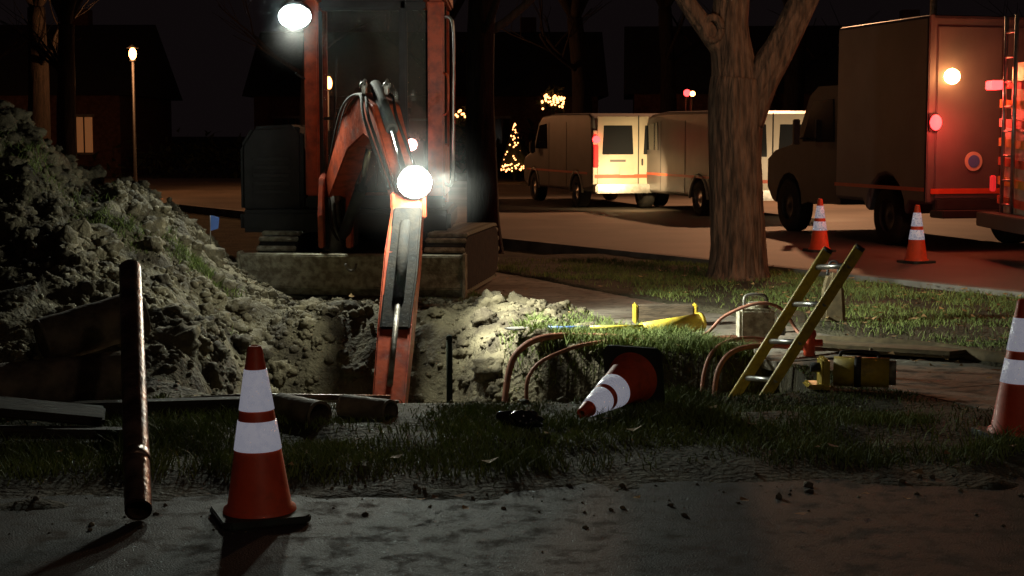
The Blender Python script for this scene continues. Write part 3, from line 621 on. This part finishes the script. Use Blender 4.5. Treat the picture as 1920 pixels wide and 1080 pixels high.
def util():
    e=empty('utility_truck',(6.05,19.1,0),0)
    box('body',(3.4,0,1.15),(6.6,2.3,1.2),M['white'],e,bev=.05); box('upper_body',(2.4,0,2.1),(4.4,2.2,.7),M['white'],e,bev=.05)
    box('cab',(5.9,0,1.9),(1.6,2.1,1.3),M['white'],e,bev=.15); box('cab_window',(5.9,0,2.15),(1.0,2.13,.55),M['glass'],e)
    for k in range(7):
        prism('rear_stripe',[(-1.12,.60+k*.24),(1.12,.60+k*.24+.10),(1.12,.60+k*.24+.2),(-1.12,.60+k*.24+.10)],'x',.075,.092,M['plate'] if k%2 else M['orange'],e,0)
    tube('rear_ladder_rail',[(.02,.75,.6),(.02,.75,3.0)],.025,M['alu'],e); tube('rear_ladder_rail',[(.02,.35,.6),(.02,.35,3.0)],.025,M['alu'],e)
    for k in range(8): tube('ladder_rung',[(.02,.35,.7+k*.3),(.02,.75,.7+k*.3)],.015,M['alu'],e)
    beam('aerial_boom',[(.5,.2,3.0),(2.5,.1,3.4),(5.5,0,3.1)],[.3,.35,.3],[.3,.35,.3],M['white'],e)
    cyl('turret',(1.5,.0,2.4),(1.5,0,3.1),.35,M['plate'],e)
    box('light_bar',(-.05,.95,2.17),(.14,.3,.11),M['redl'],e); box('tail_lamp',(-.02,1.0,.95),(.05,.12,.2),M['redd'],e)
    box('rear_bumper',(-.05,0,.5),(.25,2.3,.18),M['dgrey'],e)
    for sx in(1.4,5.6):
        for sy in(-1,1):
            h=bpy.data.objects.new('wheel_hub',None); S.collection.objects.link(h); h.parent=e; h.location=(sx,sy*.98,.48); h.rotation_euler=(0,0,R(90))
            wheel('wheel',(0,0,0),h,.48,.3)
    light('light_bar_light','POINT',(-.3,.95,2.17),24,(1,.06,.04),e,.06)
util()

# ---------------------------------------------------------------- trees
def grow_tree(V,F,p,d,r,L,depth,seed,seg=8):
    rd=random.Random(seed); pts=[Vector(p)]; n=5; dd=Vector(d).normalized()
    for k in range(n):
        dd=(dd+Vector((rd.uniform(-.16,.16),rd.uniform(-.16,.16),rd.uniform(-.05,.14)))).normalized(); pts.append(pts[-1]+dd*L/n)
    rr=[r*(1-.5*k/n) for k in range(n+1)]
    sweep(V,F,pts,rr,seg)
    if depth==0: return
    for c in range(3 if depth>1 else 4):
        k=rd.randint(2,n); a=rd.uniform(0,6.28); nd=(dd*.75+Vector((math.cos(a),math.sin(a),rd.uniform(-.1,.5)))*.75)
        grow_tree(V,F,pts[k],nd,rr[k]*.62,L*rd.uniform(.6,.8),depth-1,rd.random()*1e6,max(4,seg-2))
def main_tree():
    V=[];F=[]; b=Vector((2.42,17.1,0))
    P=[(0,0,-.15),(0,0,.0),(0,0,.12),(.0,0,.4),(-.02,0,.9),(-.04,0,1.4),(-.04,.0,1.9),(-.02,0,2.15)]
    R_=[.46,.37,.315,.285,.27,.265,.275,.27]
    sweep(V,F,catmull([b+Vector(q) for q in P],8),R_,72,jag=.10)
    sweep(V,F,catmull([b+Vector(q) for q in((-.04,0,1.8),(-.06,0,2.2),(-.12,.0,2.7),(-.10,.05,3.2),(-.2,.1,4.2),(-.1,.2,5.2))],8),[.24,.23,.19,.18,.15,.1],56,jag=.10)
    sweep(V,F,catmull([b+Vector(q) for q in((.05,0,1.7),(.20,-.02,2.1),(.42,-.05,2.5),(.68,-.1,3.05),(.95,-.2,3.8),(1.3,-.3,4.8))],8),[.20,.19,.16,.145,.13,.08],48,jag=.10)
    sweep(V,F,catmull([b+Vector(q) for q in((-.18,-.02,2.45),(-.42,-.1,2.72),(-.66,-.15,3.05),(-1.0,-.2,3.7))],8),[.13,.10,.085,.06],32,jag=.12)
    ring=[b+Vector((-.32+.09*math.cos(a),-.16,2.66+.12*math.sin(a))) for a in np.linspace(0,2*math.pi,17)]
    sweep(V,F,ring,.04,12,jag=.2); sweep(V,F,[b+Vector((-.28,-.02,2.62)),b+Vector((-.32,-.14,2.66))],[.14,.10],20,jag=.1)
    for j,(q,dv,r,l) in enumerate((((-.1,.2,5.2),(-.3,.2,1),.1,2),((1.3,-.3,4.8),(.6,-.1,1),.09,2),((-1.0,-.2,3.7),(-1,-.1,.8),.06,1.8),((-.2,.1,4.2),(.1,.9,.8),.08,2),((.95,-.2,3.8),(.5,-.8,.9),.07,1.8),((-.1,.2,5.2),(.5,-.4,1),.09,2))):
        grow_tree(V,F,b+Vector(q),dv,r,l,3,100+j)
    meshobj('maple_tree',V,F,M['bark'])
main_tree()
def bg_tree(loc,r,h,seed,m=None):
    V=[];F=[];b=Vector(loc); rd=random.Random(seed)
    pts=catmull([b+Vector((0,0,-.2)),b+Vector((0,0,.4)),b+Vector((rd.uniform(-.1,.1),0,h*.5)),b+Vector((rd.uniform(-.2,.2),0,h))],6)
    sweep(V,F,pts,[r*1.5,r*1.05,r*.92,r*.75],28,jag=.12)
    for k in range(4):
        a=k*1.57+rd.random(); grow_tree(V,F,pts[-1],(math.cos(a)*.6,math.sin(a)*.6,1),r*.55,h*.6,3,seed*7+k)
    for k in range(2):
        a=rd.random()*6.28; grow_tree(V,F,pts[-5],(math.cos(a),math.sin(a),.5),r*.3,h*.45,2,seed*9+k)
    meshobj('bare_tree',V,F,m or M['darkbark'])
bg_tree((-.38,21.5,0),.21,4.2,3)
for k,(x,y,r,h) in enumerate([(-13,44,.3,5),(-6.5,52,.3,5),(2.0,48,.3,5),(9,52,.35,5),(-20,58,.3,5),(16,46,.3,5),(5.5,57,.3,6),(-10,36,.22,4),(-2.3,56,.3,5),(22,60,.4,6)]): bg_tree((x,y,0),r,h,20+k)

# ---------------------------------------------------------------- lamps
def lamp(loc,h,e,r=.13,col=(1,.42,.16)):
    o=empty('added_lamp_mast',loc); 
    tube('post',[(0,0,-.05),(0,0,.3),(0,0,.35),(0,0,h-.2)],[.09,.08,.045,.035],M['black'],o)
    lathe('lantern_frame',[(.03,h-.22),(.09,h-.18),(.08,h-.16)],M['black'],o,12)
    ball('lamp_globe',(0,0,h),r,M['warm'],o,sc=(.8,.8,1.3)); lathe('lantern_cap',[(.16,h+r*1.15),(.10,h+r*1.5),(.02,h+r*1.9),(0,h+r*1.95)],M['black'],o,12)
    light('added_lamp_light','POINT',(0,-.4,h),e,col,o,.12)
lamp((-10.1,43,0),3.7,240); lamp((-5.2,45.5,0),3.0,200,.16); lamp((-15.6,52.5,0),2.6,30,.15)
def added_mast(loc,h,arm,e,col,aim=None,angle=R(160)):  # unseen lamp on a mast, added to brighten part of the scene
    o=empty('added_lamp_mast',loc); tube('post',[(0,0,0),(0,0,h-.6),(arm*.15,0,h-.1),(arm,0,h)],[.1,.07,.06,.05],M['steel'],o,curve=True)
    box('luminaire',(arm*1.1,0,h),(.6,.25,.14),M['steel'],o,bev=.04); box('lens',(arm*1.1,0,h-.085),(.4,.18,.03),M['warm'],o)
    light('added_lamp_light','SPOT',(arm*1.1,0,h-.2),e,col,o,.15,aim=aim or (arm*1.1,0,0),angle=angle,blend=.8)
added_mast((9.6,37,0),7.5,-2.5,4200,(1,.48,.23),aim=(-5.5,-4,0),angle=R(125))  # added behind the box truck to light the far road
added_mast((8.6,9.0,0),6.0,-1.0,1150,(1,.56,.32),aim=(-5.9,8.4,.9),angle=R(54))  # added out of frame at right to warm the tree trunk
added_mast((4.5,-3.5,0),6.0,-1.2,540,(1,.80,.62))  # added behind the camera to light the near cone and pavement

# ---------------------------------------------------------------- houses
def house(loc,w,d,h,rz=0,lit=()):
    e=empty('brick_house',loc,rz)
    box('walls',(0,0,h/2),(w,d,h),M['brick'],e,bev=0)
    prism('roof',[(-d/2-.5,h+.002),(d/2+.5,h+.002),(0,h+d*.32)],'x',-w/2-.4,w/2+.4,M['roof'],e,0)
    n=int(w//2.6)
    for k in range(n):
        x=-w/2+(k+.5)*w/n; isd=(k==n//2)
        hh=(0.0,2.1) if isd else (.9,2.2)
        box('door' if isd else 'window',(x,-d/2-.02,(hh[0]+hh[1])/2),(.95 if isd else 1.2,.05,hh[1]-hh[0]),M['window_lit'] if k in lit else (M['wood'] if isd else M['glass']),e,bev=0)
        box('window_frame',(x,-d/2-.03,hh[1]+.06),(1.35,.09,.1),M['kerb'],e)
        if not isd:
            box('sill',(x,-d/2-.06,hh[0]-.05),(1.35,.14,.08),M['kerb'],e)
            for mx_ in(-.3,0,.3): box('mullion',(x+mx_,-d/2-.055,1.55),(.05,.03,1.3),M['brick'],e,bev=0)
    box('chimney',(w*.3,.3,h+d*.3),(.7,.7,1.6),M['brick'],e)
house((-21,64,0),13,9,3.0,0,(3,)); house((-3.5,70,0),14,9,3.1,0,()); house((12,66,0),14,9,3.1,R(-4),()); house((30,64,0),13,9,3.1,0,(2,)); house((-38,66,0),13,9,3.1,0,(3,))
def bulbs(name,pts,r,m=M['warm2']):
    v,f=ico(1); C=[];Fc=[]
    for k,p in enumerate(pts): C.append(v*r+np.array(p)); Fc.append(f+k*len(v))
    npmesh(name,np.concatenate(C),np.concatenate(Fc),m)
def shrub(name,c,s,n=700,m=M['bush']):
    x=rng.normal(0,1,(n,3)); x/=np.linalg.norm(x,axis=1)[:,None]; x*=(rng.random(n)**.3*(1+.25*rng.normal(0,1,n)))[:,None]; x*=np.array(s); x+=np.array(c); x[:,2]=np.maximum(x[:,2],0)
    r=.13; a=rng.normal(0,r,(n,3)); b=rng.normal(0,r,(n,3)); P=np.stack([x,x+a,x+b],1).reshape(-1,3); npmesh(name,P,np.arange(3*n).reshape(-1,3),m,smooth=False); return x
for c,s in(((-9,58,.6),(5,.9,.8)),((1,62,.7),(3,1,.9)),((9,60,.6),(4,1,.7)),((-24,56,.5),(5,1,.6)),((18,58,.7),(5,1,1.0))): shrub('hedge',c,s,1600)
x=shrub('shrub',(1.5,58,2.8),(.38,.4,.35),300); bulbs('string_lights',[(1.52+random.gauss(0,.22),57.6,2.78+random.gauss(0,.12)) for _ in range(45)],.045)
tube('shrub_stem',[(1.5,58,0),(1.5,58,2.6)],.08,M['darkbark'])
bulbs('string_lights',[(-2.35+k*.055,60-2.0,2.30+random.uniform(-.12,.12)) for k in range(22)],.05)
shrub('hedge',(-1.9,58.4,1.6),(1.0,.4,.8),500)
V=[];F=[]
sweep(V,F,[(.1,55,0),(.1,55,.3),(.1,55,.35),(.1,55,2.0)],[.08,.08,.62,.02],14,jag=.4); meshobj('christmas_tree',V,F,M['bush'])
bulbs('string_lights',[(.1+math.cos(a:=random.uniform(0,6.28))*.62*(1-t)*.8,55-abs(math.sin(a))*.62*(1-t)-.05,.35+1.6*t) for t in [random.random()**1.5 for _ in range(75)]]+[(.1+random.uniform(-.4,.7),54.2,.95-.55+random.uniform(-.1,.15)) for _ in range(25)],.03)
for c,r,m in(((6.3,58,3.05),.13,M['redl']),((6.5,58,3.02),.10,M['warm'])):
    e=empty('porch_lantern',c); ball('globe',(0,0,0),r,m,e); box('bracket',(0,.25,.05),(.08,.4,.08),M['black'],e); cyl('post',(0,.45,-c[2]),(0,.45,.2),.05,M['black'],e)

# ---------------------------------------------------------------- world / camera
w=bpy.data.worlds.new('World'); S.world=w; w.use_nodes=True; nt=w.node_tree
bg=nt.nodes['Background']; sk=nt.nodes.new('ShaderNodeTexSky'); sk.sky_type='NISHITA'; sk.sun_disc=False; sk.sun_elevation=R(-8); sk.sun_rotation=R(200)
nt.links.new(sk.outputs[0],bg.inputs[0]); bg.inputs[1].default_value=.015
b2=nt.nodes.new('ShaderNodeBackground'); b2.inputs[0].default_value=(1,.68,.74,1); b2.inputs[1].default_value=.0038
ad=nt.nodes.new('ShaderNodeAddShader'); nt.links.new(bg.outputs[0],ad.inputs[0]); nt.links.new(b2.outputs[0],ad.inputs[1]); nt.links.new(ad.outputs[0],nt.nodes['World Output'].inputs[0])
cd=bpy.data.cameras.new('Camera'); cam=bpy.data.objects.new('Camera',cd); S.collection.objects.link(cam); S.camera=cam
cam.location=(0,0,1.56); cd.sensor_width=36; cd.lens=56.25; cam.rotation_euler=(R(90-5.48),0,0); cd.clip_end=2000
